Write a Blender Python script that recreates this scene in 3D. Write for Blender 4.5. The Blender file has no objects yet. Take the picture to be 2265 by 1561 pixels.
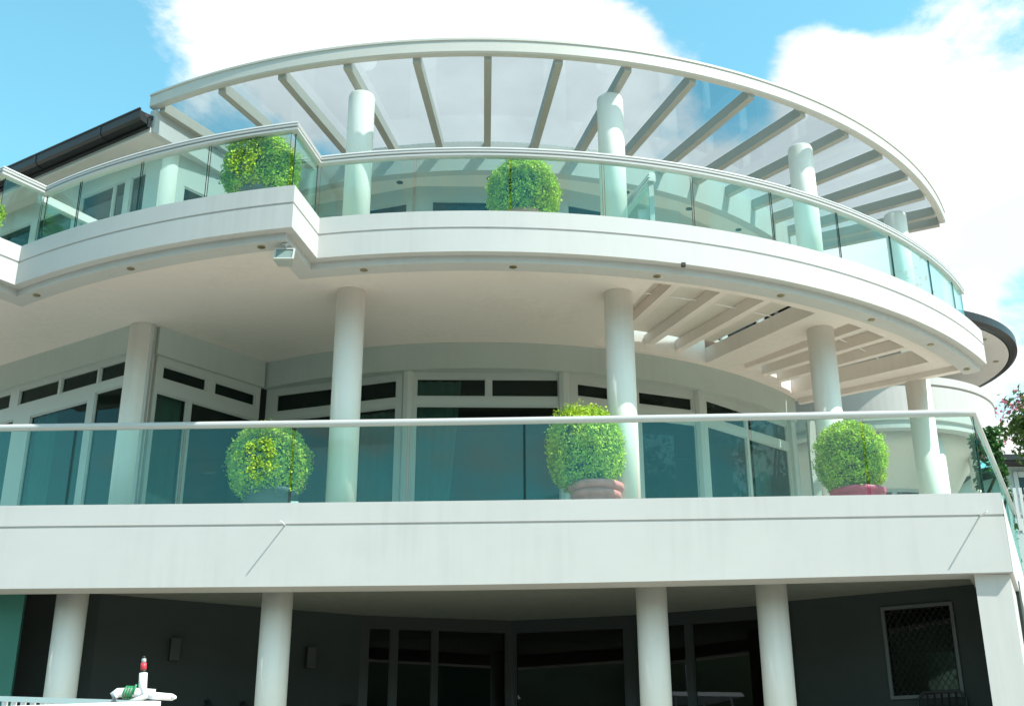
import bpy, bmesh, math, random
import numpy as np
from mathutils import Vector, Matrix
sc = bpy.context.scene
R_ = math.radians
sin, cos, pi = math.sin, math.cos, math.pi

# ------------------------------------------------------------------ camera
# world: X right, Y away from the camera, Z up; the eye is at z = 0 and the quay 1.6 m below it
cam_d = bpy.data.cameras.new('camera'); cam = bpy.data.objects.new('camera', cam_d)
sc.collection.objects.link(cam); sc.camera = cam
cam_d.sensor_width = 36; cam_d.lens = 36 * 2597.65 / 2265
cam_d.clip_start = .05; cam_d.clip_end = 3000
cam.matrix_world = Matrix.Rotation(R_(90 + 21.105), 4, 'X') @ Matrix.Rotation(R_(-0.178), 4, 'Z')
# ------------------------------------------------------------------ sky, sun, exposure
SUN = Vector((.70, -.44, 1.0)).normalized()
sun_el = math.asin(SUN.z)
W = bpy.data.worlds.new('World'); sc.world = W; W.use_nodes = True
nt = W.node_tree; nt.nodes.clear(); L = nt.links.new
def N(t, **k):
    n = nt.nodes.new(t)
    for a, b in k.items(): setattr(n, a, b)
    return n
out = N('ShaderNodeOutputWorld'); bg = N('ShaderNodeBackground'); bg.inputs[1].default_value = .15
sky = N('ShaderNodeTexSky', sky_type='NISHITA', sun_disc=False); sky.sun_elevation = sun_el
sky.sun_rotation = math.atan2(SUN.x, SUN.y); sky.altitude = 0; sky.air_density = 1.0; sky.dust_density = .6; sky.ozone_density = 1.6
wb = N('ShaderNodeMix', data_type='RGBA', blend_type='MULTIPLY'); wb.inputs[0].default_value = 1
wb.inputs[7].default_value = (1.13, 1.86, 1.45, 1); L(sky.outputs[0], wb.inputs[6])
tc = N('ShaderNodeTexCoord')
mp = N('ShaderNodeMapping'); mp.inputs['Scale'].default_value = (1, 1, 1.7); mp.inputs['Location'].default_value = (.35, .1, .2)
L(tc.outputs['Generated'], mp.inputs[0])
n1 = N('ShaderNodeTexNoise'); n1.inputs['Scale'].default_value = 3.6; n1.inputs['Detail'].default_value = 9; n1.inputs['Roughness'].default_value = .61; n1.inputs['Distortion'].default_value = .25
L(mp.outputs[0], n1.inputs['Vector'])
val = None
def mth(op, a, b=None, clamp=False):
    m = N('ShaderNodeMath', operation=op, use_clamp=clamp)
    for i, q in enumerate((a, b)):
        if q is None: continue
        if isinstance(q, (int, float)): m.inputs[i].default_value = q
        else: L(q, m.inputs[i])
    return m.outputs[0]
val = mth('MULTIPLY_ADD', n1.outputs[0], 1.55); val.node.inputs[2].default_value = -.28
# the cloud banks that stand behind and beside the house (direction, angular radius, amount)
for d, rad, w in (((-.085, .791, .606), 11, .20), ((-.207, .785, .584), 7, .17), ((.376, .795, .476), 13, .30), ((.33, .85, .40), 14, .26),
                  ((.03, .832, .555), 9, .16), ((.24, .798, .553), 3.2, .16), ((.13, .833, .5376), 6, .12), ((.168, .787, .593), 2.5, .10),
                  ((-.40, .76, .51), 13, -.30), ((.20, .78, .60), 6.5, -.20), ((-.19, .83, .524), 4, -.10), ((.19, .82, .5415), 3, -.16),
                  ((.345, .748, .567), 6, -.24), ((.405, .842, .366), 2.6, -.30)):
    v = Vector(d).normalized()
    dt = N('ShaderNodeVectorMath', operation='DOT_PRODUCT'); L(tc.outputs['Generated'], dt.inputs[0]); dt.inputs[1].default_value = v
    mr = N('ShaderNodeMapRange', interpolation_type='SMOOTHSTEP'); L(dt.outputs['Value'], mr.inputs[0])
    mr.inputs[1].default_value = cos(R_(rad)); mr.inputs[2].default_value = cos(R_(rad * .25)); mr.inputs[3].default_value = 0; mr.inputs[4].default_value = w
    val = mth('ADD', val, mr.outputs[0])
rp = N('ShaderNodeMapRange', interpolation_type='SMOOTHSTEP'); L(val, rp.inputs[0]); rp.inputs[1].default_value = .47; rp.inputs[2].default_value = .68
n2 = N('ShaderNodeTexNoise'); n2.inputs['Scale'].default_value = 7; n2.inputs['Detail'].default_value = 6; L(mp.outputs[0], n2.inputs['Vector'])
cr = N('ShaderNodeValToRGB'); L(n2.outputs[0], cr.inputs[0])
cr.color_ramp.elements[0].position = .38; cr.color_ramp.elements[0].color = (4.3, 4.5, 4.65, 1)
cr.color_ramp.elements[1].position = .60; cr.color_ramp.elements[1].color = (5.6, 5.75, 5.8, 1)
mx = N('ShaderNodeMix', data_type='RGBA'); L(rp.outputs[0], mx.inputs[0]); L(wb.outputs[2], mx.inputs[6]); L(cr.outputs[0], mx.inputs[7])
L(mx.outputs[2], bg.inputs[0]); L(bg.outputs[0], out.inputs[0])
sd = bpy.data.lights.new('sun', 'SUN'); so = bpy.data.objects.new('sun', sd); sc.collection.objects.link(so)
sd.energy = 4.3; sd.angle = R_(.53); sd.color = (1, .965, .91); so.rotation_euler = SUN.to_track_quat('Z', 'Y').to_euler()
sc.view_settings.view_transform = 'Standard'; sc.view_settings.look = 'None'; sc.view_settings.gamma = 1
sc.view_settings.exposure = 0.6
sc.cycles.max_bounces = 14; sc.cycles.diffuse_bounces = 6; sc.cycles.transparent_max_bounces = 24; sc.cycles.glossy_bounces = 5
sc.cycles.caustics_reflective = True; sc.cycles.sample_clamp_indirect = 6

# ------------------------------------------------------------------ materials
def mat(name, col, rough=.6, bump=0, bscale=60, var=0, vscale=3, metal=0, col2=None, spec=.5, island=0):
    m = bpy.data.materials.new(name); m.use_nodes = True; t = m.node_tree; b = t.nodes['Principled BSDF']
    b.inputs['Roughness'].default_value = rough; b.inputs['Metallic'].default_value = metal; b.inputs['Specular IOR Level'].default_value = spec
    b.inputs['Base Color'].default_value = (*col, 1)
    if var or col2:
        tcn = t.nodes.new('ShaderNodeTexCoord'); nz = t.nodes.new('ShaderNodeTexNoise'); nz.inputs['Scale'].default_value = vscale; nz.inputs['Detail'].default_value = 7; nz.inputs['Roughness'].default_value = .65
        t.links.new(tcn.outputs['Object'], nz.inputs['Vector'])
        r = t.nodes.new('ShaderNodeValToRGB'); t.links.new(nz.outputs[0], r.inputs[0])
        c2 = col2 or tuple(c * (1 - var) for c in col)
        r.color_ramp.elements[0].position = .34; r.color_ramp.elements[0].color = (*c2, 1)
        r.color_ramp.elements[1].position = .6; r.color_ramp.elements[1].color = (*col, 1)
        src = r.outputs[0]
        if island:
            g = t.nodes.new('ShaderNodeNewGeometry'); hs = t.nodes.new('ShaderNodeHueSaturation'); t.links.new(src, hs.inputs['Color'])
            mr_ = t.nodes.new('ShaderNodeMapRange'); t.links.new(g.outputs['Random Per Island'], mr_.inputs[0]); mr_.inputs[3].default_value = 1 - island; mr_.inputs[4].default_value = 1 + island
            t.links.new(mr_.outputs[0], hs.inputs['Value']); src = hs.outputs[0]
        t.links.new(src, b.inputs['Base Color'])
    if bump:
        tcn = t.nodes.new('ShaderNodeTexCoord'); nz = t.nodes.new('ShaderNodeTexNoise'); nz.inputs['Scale'].default_value = bscale; nz.inputs['Detail'].default_value = 5
        t.links.new(tcn.outputs['Object'], nz.inputs['Vector'])
        bp = t.nodes.new('ShaderNodeBump'); bp.inputs['Strength'].default_value = bump; bp.inputs['Distance'].default_value = .01
        t.links.new(nz.outputs[0], bp.inputs['Height']); t.links.new(bp.outputs[0], b.inputs['Normal'])
    return m
def glass(name, tint, base, rough=0.0, gl=(1, 1, 1)):
    """thin glazing: tinted see-through plus a Fresnel-like mirror layer on each face"""
    m = bpy.data.materials.new(name); m.use_nodes = True; t = m.node_tree; t.nodes.clear()
    o = t.nodes.new('ShaderNodeOutputMaterial'); tr = t.nodes.new('ShaderNodeBsdfTransparent'); tr.inputs[0].default_value = (*tint, 1)
    g = t.nodes.new('ShaderNodeBsdfGlossy'); g.inputs['Roughness'].default_value = rough; g.inputs['Color'].default_value = (*gl, 1)
    lw = t.nodes.new('ShaderNodeLayerWeight'); lw.inputs[0].default_value = .5
    pw = t.nodes.new('ShaderNodeMath'); pw.operation = 'POWER'; pw.inputs[1].default_value = 5; t.links.new(lw.outputs['Facing'], pw.inputs[0])
    ma = t.nodes.new('ShaderNodeMath'); ma.operation = 'MULTIPLY_ADD'; ma.inputs[1].default_value = 1 - base; ma.inputs[2].default_value = base; ma.use_clamp = True
    t.links.new(pw.outputs[0], ma.inputs[0])
    mx_ = t.nodes.new('ShaderNodeMixShader'); t.links.new(ma.outputs[0], mx_.inputs[0]); t.links.new(tr.outputs[0], mx_.inputs[1]); t.links.new(g.outputs[0], mx_.inputs[2]); t.links.new(mx_.outputs[0], o.inputs[0])
    return m
def leafmat(name, c1, c2, trans=.35, island=.35):
    m = mat(name, c1, .5, col2=c2, vscale=5, island=island); t = m.node_tree; b = t.nodes['Principled BSDF']
    o = [n for n in t.nodes if n.type == 'OUTPUT_MATERIAL'][0]
    tl = t.nodes.new('ShaderNodeBsdfTranslucent'); src = b.inputs['Base Color'].links[0].from_socket; t.links.new(src, tl.inputs[0])
    mx_ = t.nodes.new('ShaderNodeMixShader'); mx_.inputs[0].default_value = trans
    t.links.new(b.outputs[0], mx_.inputs[1]); t.links.new(tl.outputs[0], mx_.inputs[2]); t.links.new(mx_.outputs[0], o.inputs[0])
    return m
def weathered(m, amt=.07):
    """faint rain runs down a wall: tall narrow noise times a blotchy one"""
    t = m.node_tree; b = t.nodes['Principled BSDF']; src = b.inputs['Base Color'].links[0].from_socket
    tcn = t.nodes.new('ShaderNodeTexCoord'); mpn = t.nodes.new('ShaderNodeMapping'); mpn.inputs['Scale'].default_value = (7, 7, .35); t.links.new(tcn.outputs['Object'], mpn.inputs[0])
    a = t.nodes.new('ShaderNodeTexNoise'); a.inputs['Scale'].default_value = 1.6; a.inputs['Detail'].default_value = 6; t.links.new(mpn.outputs[0], a.inputs['Vector'])
    c_ = t.nodes.new('ShaderNodeTexNoise'); c_.inputs['Scale'].default_value = .9; c_.inputs['Detail'].default_value = 4; t.links.new(tcn.outputs['Object'], c_.inputs['Vector'])
    mu = t.nodes.new('ShaderNodeMath'); mu.operation = 'MULTIPLY'; t.links.new(a.outputs[0], mu.inputs[0]); t.links.new(c_.outputs[0], mu.inputs[1])
    r = t.nodes.new('ShaderNodeMapRange'); t.links.new(mu.outputs[0], r.inputs[0]); r.inputs[1].default_value = .24; r.inputs[2].default_value = .42; r.inputs[3].default_value = 0; r.inputs[4].default_value = amt
    mxx = t.nodes.new('ShaderNodeMix'); mxx.data_type = 'RGBA'; t.links.new(r.outputs[0], mxx.inputs[0]); t.links.new(src, mxx.inputs[6]); mxx.inputs[7].default_value = (.20, .19, .165, 1)
    t.links.new(mxx.outputs[2], b.inputs['Base Color'])
M = dict(
    wall=mat('white_render', (.515, .51, .49), .7, .12, 140, .035, 1.6),
    ceil=mat('white_ceiling_paint', (.78, .70, .645), .8, .06, 90, .03, 1.2),
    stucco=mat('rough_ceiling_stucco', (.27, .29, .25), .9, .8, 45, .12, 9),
    column=mat('column_paint', (.86, .83, .78), .55, .05, 60, .03, 2),
    frame=mat('white_window_frame', (.48, .50, .47), .4),
    bar=mat('cream_powder_coat', (.55, .53, .48), .4, .02, 30, .04, 3),
    rafter=mat('taupe_powder_coat', (.40, .385, .34), .45, .02, 30, .05, 3),
    rail=mat('white_rail_enamel', (.50, .50, .485), .25),
    black=mat('black_gutter_metal', (.012, .013, .014), .4, .05, 30, .3, 4),
    roof=mat('dark_roof_tiles', (.03, .03, .034), .8, .5, 14, .4, 6),
    soffit=mat('grey_eave_lining', (.62, .59, .56), .8, .05, 50, .05, 2),
    deck=mat('cream_deck_tiles', (.62, .545, .46), .5, .05, 20, .1, 4),
    quay=mat('pale_bounce_concrete', (.54, .46, .385), .85, .3, 20, .2, 1.2),
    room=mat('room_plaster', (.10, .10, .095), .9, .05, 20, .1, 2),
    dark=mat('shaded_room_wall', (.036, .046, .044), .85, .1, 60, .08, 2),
    drape=mat('sheer_curtain_fabric', (.62, .66, .64), .9, .1, 120),
    brass=mat('lamp_trim', (.30, .25, .14), .35, metal=.6),
    lampin=mat('lamp_recess', (.03, .025, .015), .6),
    grey=mat('grey_resin_pot', (.10, .13, .14), .6, .2, 30, .2, 6),
    terra=mat('pink_terracotta', (.72, .26, .25), .75, .25, 30, .22, 7),
    magenta=mat('crimson_glazed_pot', (.68, .07, .16), .45, .15, 20, .2, 6),
    soil=mat('potting_soil', (.05, .035, .025), .95, .6, 40, .3, 9),
    wood=mat('bark', (.12, .085, .06), .9, .6, 30, .3, 8),
    core=mat('inner_twigs', (.05, .10, .02), .95, .5, 25, .4, 9),
    inner=mat('shade_toned_bulkhead', (.45, .49, .45), .75, .06, 80, .04, 2),  # terrace shade put into the colour: a darker copy of the wall white
    screenframe=mat('grey_screen_frame', (.09, .10, .10), .45),
    lampgrey=mat('dull_grey_lamp', (.035, .04, .04), .5),
    teal=mat('sea_green_render', (.04, .17, .135), .8, .1, 60, .1, 2),
    lens=mat('lamp_lens', (.20, .27, .25), .12),
    doorframe=mat('dark_door_frame', (.02, .024, .023), .4),
    tiles=mat('dark_terrace_tiles', (.28, .26, .18), .6, .1, 12, .2, 3),
    lampbody=mat('grey_cast_housing', (.42, .44, .43), .45, metal=.3),
    wicker=mat('dark_chair_frame', (.02, .022, .022), .5),
    pvc=mat('white_pvc', (.82, .80, .80), .35),
    hose=mat('green_hose', (.02, .22, .08), .45),
    red=mat('red_valve_cap', (.62, .04, .06), .4),
    shade=mat('cream_awning_fabric', (.72, .67, .60), .9, .15, 90, .06, 3),
    steel=mat('stainless_wire', (.55, .56, .56), .3, metal=.8),
    hull=mat('white_gelcoat', (.80, .81, .82), .15),
    water=mat('harbour_water', (.02, .06, .06), .08, .5, 3),
    nwall=mat('pale_green_cladding', (.42, .50, .48), .7, .05, 20, .06, 2),
    screen=mat('security_mesh', (.012, .013, .014), .6),
    hedge=leafmat('hedge_leaves', (.05, .16, .03), (.02, .08, .015)),
    leaf=leafmat('box_leaves', (.56, .70, .065), (.26, .46, .035), .3, .5),
    tleaf=leafmat('tree_leaves', (.10, .19, .04), (.04, .10, .02)),
    petal=leafmat('pink_blossom', (.75, .22, .33), (.6, .14, .22)),
    g_edge=mat('dark_green_glass_edge', (.012, .06, .045), .15),
    g_rail=glass('green_balustrade_glass', (.88, .968, .935), .036, gl=(.62, 1, .95)),
    g_can=glass('grey_canopy_glass', (.75, .81, .82), .05),
    g_win=glass('tinted_window_glass', (.42, .56, .53), .02, gl=(.85, 1, .97)),
    g_dark=glass('dark_door_glass', (.18, .24, .23), .03),
)

for k_, q_ in (('wall', .10), ('column', .10), ('ceil', .07), ('inner', .08), ('nwall', .15)): weathered(M[k_], q_)

# ------------------------------------------------------------------ mesh helpers
ORG = {}
class MB:
    def __init__(s): s.v = []; s.f = []; s.sm = []
    def add(s, vs, fs, smooth=False):
        o = len(s.v); s.v += [tuple(map(float, q)) for q in vs]; s.f += [tuple(i + o for i in q) for q in fs]
        s.sm += smooth if isinstance(smooth, list) else [smooth] * len(fs); return s
    def hexa(s, b, t):   # two quads
        return s.add(list(b) + list(t), [(3, 2, 1, 0), (4, 5, 6, 7), (0, 1, 5, 4), (1, 2, 6, 5), (2, 3, 7, 6), (3, 0, 4, 7)])
    def box(s, x0, x1, y0, y1, z0, z1):
        q = [(x0, y0), (x1, y0), (x1, y1), (x0, y1)]
        return s.hexa([(*p, z0) for p in q], [(*p, z1) for p in q])
    def obox(s, A, B, u0, u1, z0, z1, o0, o1):
        """box on the vertical plane A->B: u along it, z up, o to the right-hand side (outwards)"""
        d = Vector((B[0] - A[0], B[1] - A[1])).normalized(); n = Vector((d.y, -d.x))
        q = [Vector(A[:2]) + d * u + n * o for u, o in ((u0, o1), (u1, o1), (u1, o0), (u0, o0))]
        return s.hexa([(*p, z0) for p in q], [(*p, z1) for p in q])
    def prism(s, poly, z0, z1):
        n = len(poly); z0 = z0 if isinstance(z0, (list, tuple)) else [z0] * n; z1 = z1 if isinstance(z1, (list, tuple)) else [z1] * n
        return s.add([(*p, z) for p, z in zip(poly, z0)] + [(*p, z) for p, z in zip(poly, z1)],
                     [tuple(range(n - 1, -1, -1)), tuple(range(n, 2 * n))] + [(i, (i + 1) % n, (i + 1) % n + n, i + n) for i in range(n)])
    def sector(s, r0, r1, a0, a1, z0, z1, step=.6, c=None):
        n = max(1, int(math.ceil((a1 - a0) / step))); vs = []; fs = []
        for i in range(n + 1):
            a = a0 + (a1 - a0) * i / n
            for r, z in ((r0, z0), (r1, z0), (r1, z1), (r0, z1)): vs.append(pol(r, a, z, c))
        for i in range(n):
            o = i * 4
            for k in range(4): fs.append((o + k, o + (k + 1) % 4, o + 4 + (k + 1) % 4, o + 4 + k))
        fs += [(3, 2, 1, 0), tuple(n * 4 + k for k in range(4))]
        return s.add(vs, fs)
    def sweep(s, rows, closed=True, cap=True, smooth=False):
        """rows: list of equally long point lists, one per profile vertex"""
        k = len(rows); n = len(rows[0]); vs = [p for r in rows for p in r]; fs = []
        for j in range(k if closed else k - 1):
            a, b = j * n, ((j + 1) % k) * n
            for i in range(n - 1): fs.append((a + i, a + i + 1, b + i + 1, b + i))
        sm = [smooth] * len(fs)
        if closed and cap: fs += [tuple(j * n for j in range(k)), tuple(j * n + n - 1 for j in reversed(range(k)))]; sm += [False, False]
        return s.add(vs, fs, sm)
    def tube(s, pts, r, n=10, cap=True):
        pts = [Vector(p) for p in pts]; rr = r if isinstance(r, (list, tuple)) else [r] * len(pts); rings = []
        for i, p in enumerate(pts):
            d = ((pts[min(i + 1, len(pts) - 1)] - p).normalized() + (p - pts[max(i - 1, 0)]).normalized()).normalized()
            u = d.cross(Vector((0, 0, 1)));
            if u.length < .05: u = d.cross(Vector((1, 0, 0)))
            u.normalize(); w = u.cross(d); k = 1.0
            if 0 < i < len(pts) - 1:
                cc = (pts[i + 1] - p).normalized().dot((p - pts[i - 1]).normalized()); k = 1 / max(.5, math.sqrt((1 + cc) / 2))
            rings.append([p + (u * cos(2 * pi * j / n) * k + w * sin(2 * pi * j / n)) * rr[i] for j in range(n)])
        vs = [q for g in rings for q in g]; fs = []
        for i in range(len(rings) - 1):
            for j in range(n): fs.append((i * n + j, i * n + (j + 1) % n, (i + 1) * n + (j + 1) % n, (i + 1) * n + j))
        sm = [True] * len(fs)
        if cap: fs += [tuple(reversed(range(n))), tuple((len(rings) - 1) * n + j for j in range(n))]; sm += [False, False]
        return s.add(vs, fs, sm)
    def lathe(s, prof, c=(0, 0, 0), n=32, sharp=False):
        vs = [(c[0] + r * cos(2 * pi * j / n), c[1] + r * sin(2 * pi * j / n), c[2] + z) for r, z in prof for j in range(n)]; fs = []
        for i in range(len(prof) - 1):
            for j in range(n): fs.append((i * n + j, i * n + (j + 1) % n, (i + 1) * n + (j + 1) % n, (i + 1) * n + j))
        sm = [not sharp] * len(fs)
        fs += [tuple(reversed(range(n))), tuple((len(prof) - 1) * n + j for j in range(n))]; sm += [False, False]
        return s.add(vs, fs, sm)
    def build(s, name, m, parent=None, recalc=True, **tags):
        off = ORG.get(parent.name, Vector((0, 0, 0))) if parent else Vector((0, 0, 0))
        me = bpy.data.meshes.new(name); me.from_pydata([(x - off.x, y - off.y, z - off.z) for x, y, z in s.v], [], s.f)
        me.polygons.foreach_set('use_smooth', s.sm)
        if recalc:
            b = bmesh.new(); b.from_mesh(me); bmesh.ops.recalc_face_normals(b, faces=b.faces); b.to_mesh(me); b.free()
        o = bpy.data.objects.new(name, me); sc.collection.objects.link(o); me.materials.append(M[m] if isinstance(m, str) else m)
        if parent: o.parent = parent
        ORG[o.name] = off
        tag(o, **tags); return o
def tag(o, label=None, cat=None, group=None, kind=None):
    for k, q in (('label', label), ('category', cat), ('group', group), ('kind', kind)):
        if q: o[k] = q
    return o
def thing(name, loc, label, cat, group=None):
    o = bpy.data.objects.new(name, None); sc.collection.objects.link(o); o.location = loc; o.empty_display_size = .2
    ORG[o.name] = Vector(loc); return tag(o, label, cat, group)
def edged(o, faces):
    """a pane's cut edges look dark green"""
    o.data.materials.append(M['g_edge'])
    for i in faces: o.data.polygons[i].material_index = 1
    return o
CX, CY = -.517, 21.705
def pol(r, a, z, c=None):
    c = c or (CX, CY); return (c[0] + r * sin(R_(a)), c[1] - r * cos(R_(a)), z)
def pxy(r, a, c=None): return pol(r, a, 0, c)[:2]
asn = lambda d, r: math.degrees(math.asin(d / r))

# ------------------------------------------------------------------ setting
MB().add([(-900, -900, -1.6), (900, -900, -1.6), (900, 900, -1.6), (-900, 900, -1.6)], [(0, 1, 2, 3)]).build('ground', 'quay', kind='structure', label='unseen pale concrete quay round the house, added to bounce light upwards')  # out of view; put in pale so it bounces light up to the ceilings
MB().add([(-400, -400, -1.59), (400, -400, -1.59), (400, -6, -1.59), (-3.5, -6, -1.59), (-3.5, 8.5, -1.59), (-400, 8.5, -1.59)], [(0, 1, 2, 3, 4, 5)]).build('water', 'water', kind='structure', label='dark harbour water')

hl = MB(); hv = []; hf = []  # unseen far shore, added behind the camera to darken reflections in the panes
for i in range(121):
    a = R_(75 + 210 * i / 120); h_ = 36 + 7 * sin(i * .21) + 4 * sin(i * .53 + 1) + 1.6 * sin(i * 1.7)
    for r_, z_ in ((150, -1.6), (165, h_ * .7), (190, h_), (260, -1.6)): hv.append((r_ * sin(a), r_ * cos(a), z_))
for i in range(120):
    for j in range(3): hf.append((i * 4 + j, i * 4 + j + 1, i * 4 + j + 5, i * 4 + j + 4))
hl.add(hv, hf, True).build('reflection_hills', mat('added_far_shore', (.045, .07, .035), .95, .6, .8, .5, .12), kind='structure', label='unseen wooded far shore, added to darken the glass reflections')

# ------------------------------------------------------------------ the house
house = thing('house', (CX, 16, -1.6), 'white three-storey house with curved balconies, round columns and glass canopy', 'house')
ZB = 6.1                                  # ceiling over the first-floor terrace
A0, A1, A2, A3 = -52, -34, -11.1, 54      # the balcony's three arcs
RR = (10.75, 10.12, 9.30)
def path(z, dr, ds=None, a_end=A3, a_beg=A0, step=.6):
    ds = dr if ds is None else ds; r3, r2, r1 = (q - dr for q in RR); p = []
    def arc(r, a, b):
        n = int(abs(b - a) / step + .5) or 1
        p.extend(pol(r, a + (b - a) * i / n, z) for i in range(n + 1))
    arc(r3, a_beg, A1 - asn(ds, r3)); arc(r2, A1 - asn(ds, r2), A2 - asn(ds, r2)); arc(r1, A2 - asn(ds, r1), a_end)
    N_ = 60
    return p
def path_n(z, dr, ds=None, a_end=A3):
    """same, with a fixed number of points so that rows can be swept together"""
    ds = dr if ds is None else ds; r3, r2, r1 = (q - dr for q in RR); p = []
    for r, a, b, n in ((r3, A0, A1 - asn(ds, r3), 24), (r2, A1 - asn(ds, r2), A2 - asn(ds, r2), 36), (r1, A2 - asn(ds, r1), a_end, 110)):
        p += [pol(r, a + (b - a) * i / n, z) for i in range(n + 1)]
    return p
prof = [(0, 6.6), (0, 6.388), (.015, 6.383), (.015, 6.366), (0, 6.36), (0, 6.066), (.11, 6.066), (.11, 5.974), (.34, 5.974), (.34, 6.12), (.62, 6.12), (.62, 6.6)]
MB().sweep([path_n(z, d) for d, z in prof]).build('balcony_fascia', 'wall', house)
# ceiling of the terrace below, with the two roof openings
OP = ((15.4, 31.8, (18.1, 22.8, 27.4)), (36.1, 50.6, (39.8, 43.5, 47.2))); RI, RO = 6.42, 8.63
c = MB(); T = .02
c.sector(5.9, 8.98, -62, 15.4, ZB, ZB + T); c.sector(8.98, 9.8, -62, -13.2, ZB, ZB + T); c.sector(9.8, 10.62, -62, -36, ZB, ZB + T)
c.sector(5.9, RI, 15.4, 54, ZB, ZB + T); c.sector(RO, 8.98, 15.4, 54, ZB, ZB + T)
c.sector(RI, RO, 31.8, 36.1, ZB, ZB + T); c.sector(RI, RO, 50.6, 54, ZB, ZB + T)
c.build('ceiling', 'ceil', house)
b = MB()
for a, bb, _ in OP:
    b.sector(RO, RO + .04, a, bb, ZB + T, 6.52); b.sector(RI - .04, RI, a, bb, ZB + T, 6.52)
    b.sector(RI, RO, a - .3, a, ZB + T, 6.52, .3); b.sector(RI, RO, bb, bb + .3, ZB + T, 6.34, .3)
b.build('opening_reveal', 'ceil', house)
MB().sector(5.6, 8.7, -62, 15.0, 6.5, 6.55).build('upper_deck', 'deck', house)
d_ = MB(); d_.sector(8.7, 9.5, -62, -13.4, 6.5, 6.55); d_.sector(9.5, 10.4, -62, -36.4, 6.5, 6.55); d_.build('upper_deck', 'deck', house)
MB().sector(6.0, 6.38, 15.4, 54, 6.5, 6.55).build('upper_deck', 'deck', house)
MB().sector(6.38, 8.98, 53.2, 54, 6.02, 6.1 - .002).build('end_beam', 'ceil', house)
for a, bb, rf in OP:
    for k, q in enumerate(rf):
        w = .055; d = Vector((sin(R_(q)), -cos(R_(q)))); n = Vector((d.y, -d.x)) * w; p0 = Vector(pxy(RI, q)); p1 = Vector(pxy(RO, q))
        po = [p0 - n, p1 - n, p1 + n, p0 + n]
        MB().prism([tuple(x) for x in po], 6.2, 6.36).build('pergola_beam', 'ceil', house)
    ed = [a] + list(rf) + [bb]
    for k in range(len(ed) - 1):
        g = [.07, .09, .11, .20][k % 4]; gl = -.35
        s = MB(); s.sector(RI + g, RO - .02, ed[k] + .1, ed[k + 1] - .5 - gl, 6.365, 6.375, .5); s.build('shade_panel', 'shade', house)
        p0 = pol(7.95, ed[k] + .9, 6.27); p1 = pol(7.95, ed[k + 1] - .9, 6.27)
        MB().tube([p0, p1], .009, 6).build('shade_rod', 'pvc', house)
for q, r in ((-7.9, 9.08), (3.37, 9.08), (14.5, 9.08), (25.4, 9.08), (35.4, 9.08), (44.3, 9.08), (52.5, 9.07), (-13.7, 9.9), (-23.9, 9.9), (-33.2, 9.9)):
    x, y, z = pol(r, q, 5.974); d = MB().lathe([(.022, -.001), (.044, -.001), (.047, -.006), (.039, -.010), (.026, -.010)], (x, y, z), 20).build('downlight', 'brass', house)
    MB().lathe([(.024, -.004), (.005, -.003)], (x, y, z), 16).build('lamp_recess', 'lampin', d)
# a small black cable clip under the fascia
MB().box(2.03, 2.08, 12.72, 12.77, 6.02, 6.064).build('cable_clip', 'lampin', house)

# columns
COL = [(-33, 8.25), (-10.7, 8.2), (13.2, 8.2), (35.2, 8.25), (54.6, 8.24)]
for a, r in COL:
    x, y = pxy(r, a); rr = .182
    MB().lathe([(rr, 3.0), (rr, 6.098)], (x, y, 0), 56).build('column', 'column', house)
    top = 8.80 if a < -20 else 9.04; a2 = a + (1.8 if a > 50 else .5 if a > 30 else 0)
    x, y = pxy(8.17, a2); ru = .178
    MB().lathe([(ru, 6.56), (ru, top - .045)] + ([(ru * .93, top - .012), (ru * .8, top)] if a > -20 else [(ru, top)]), (x, y, 0), 56).build('column', 'column', house)

# upper handrail, its glass and the glass divider
hp = [(-.05, 0), (-.052, .03), (-.03, .042), (-.03, .05), (-.056, .058), (-.056, .082), (-.035, .095), (-.035, .102), (-.05, .11), (-.04, .138), (-.012, .15), (.02, .15), (.045, .135), (.05, .0)]
hp = [(o, z * .84) for o, z in hp]
def railpath(z, off):
    return path_n(z, .345 + off, .19 + off, 58.5)
hr = MB().sweep([railpath(7.535 + z, d) for d, z in hp]).build('handrail', 'rail', house)
def pane_arc(r, a0, a1, z0, z1, m, parent, name='glass_panel', th=.017):
    o = MB().sector(r - th / 2, r + th / 2, a0, a1, z0, z1, .7).build(name, m, parent); k = len(o.data.polygons)
    return edged(o, (k - 2, k - 1))
G1 = RR[2] - .345; G2 = RR[1] - .345; G3 = RR[0] - .345; gap = .085
js = [-12.2, -4.35, 3.2, 10.7, 18.3, 25.9, 33.4, 40.9, 48.2, 54.6, 58.3]
for i in range(len(js) - 1): pane_arc(G1, js[i] + gap, js[i + 1] - gap, 6.602, 7.52, 'g_rail', hr)
js = [-35.0, -30.9, -24.7, -18.8, -12.4]
for i in range(len(js) - 1): pane_arc(G2, js[i] + gap, js[i + 1] - gap, 6.602, 7.52, 'g_rail', hr)
js = [-50, -43, -35.4]
for i in range(len(js) - 1): pane_arc(G3, js[i] + gap, js[i + 1] - gap, 6.602, 7.52, 'g_rail', hr)
for st in (A2, A1):
    r0, r1 = (G1, G2) if st == A2 else (G2, G3)
    p0 = pxy(r0 + .03, st - asn(.19, r0)); p1 = pxy(r1 - .03, st - asn(.19, r1)); ln = math.dist(p0, p1)
    edged(MB().obox(p0, p1, 0, ln, 6.602, 7.52, -.008, .008).build('glass_panel', 'g_rail', hr), (3, 5))
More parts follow.
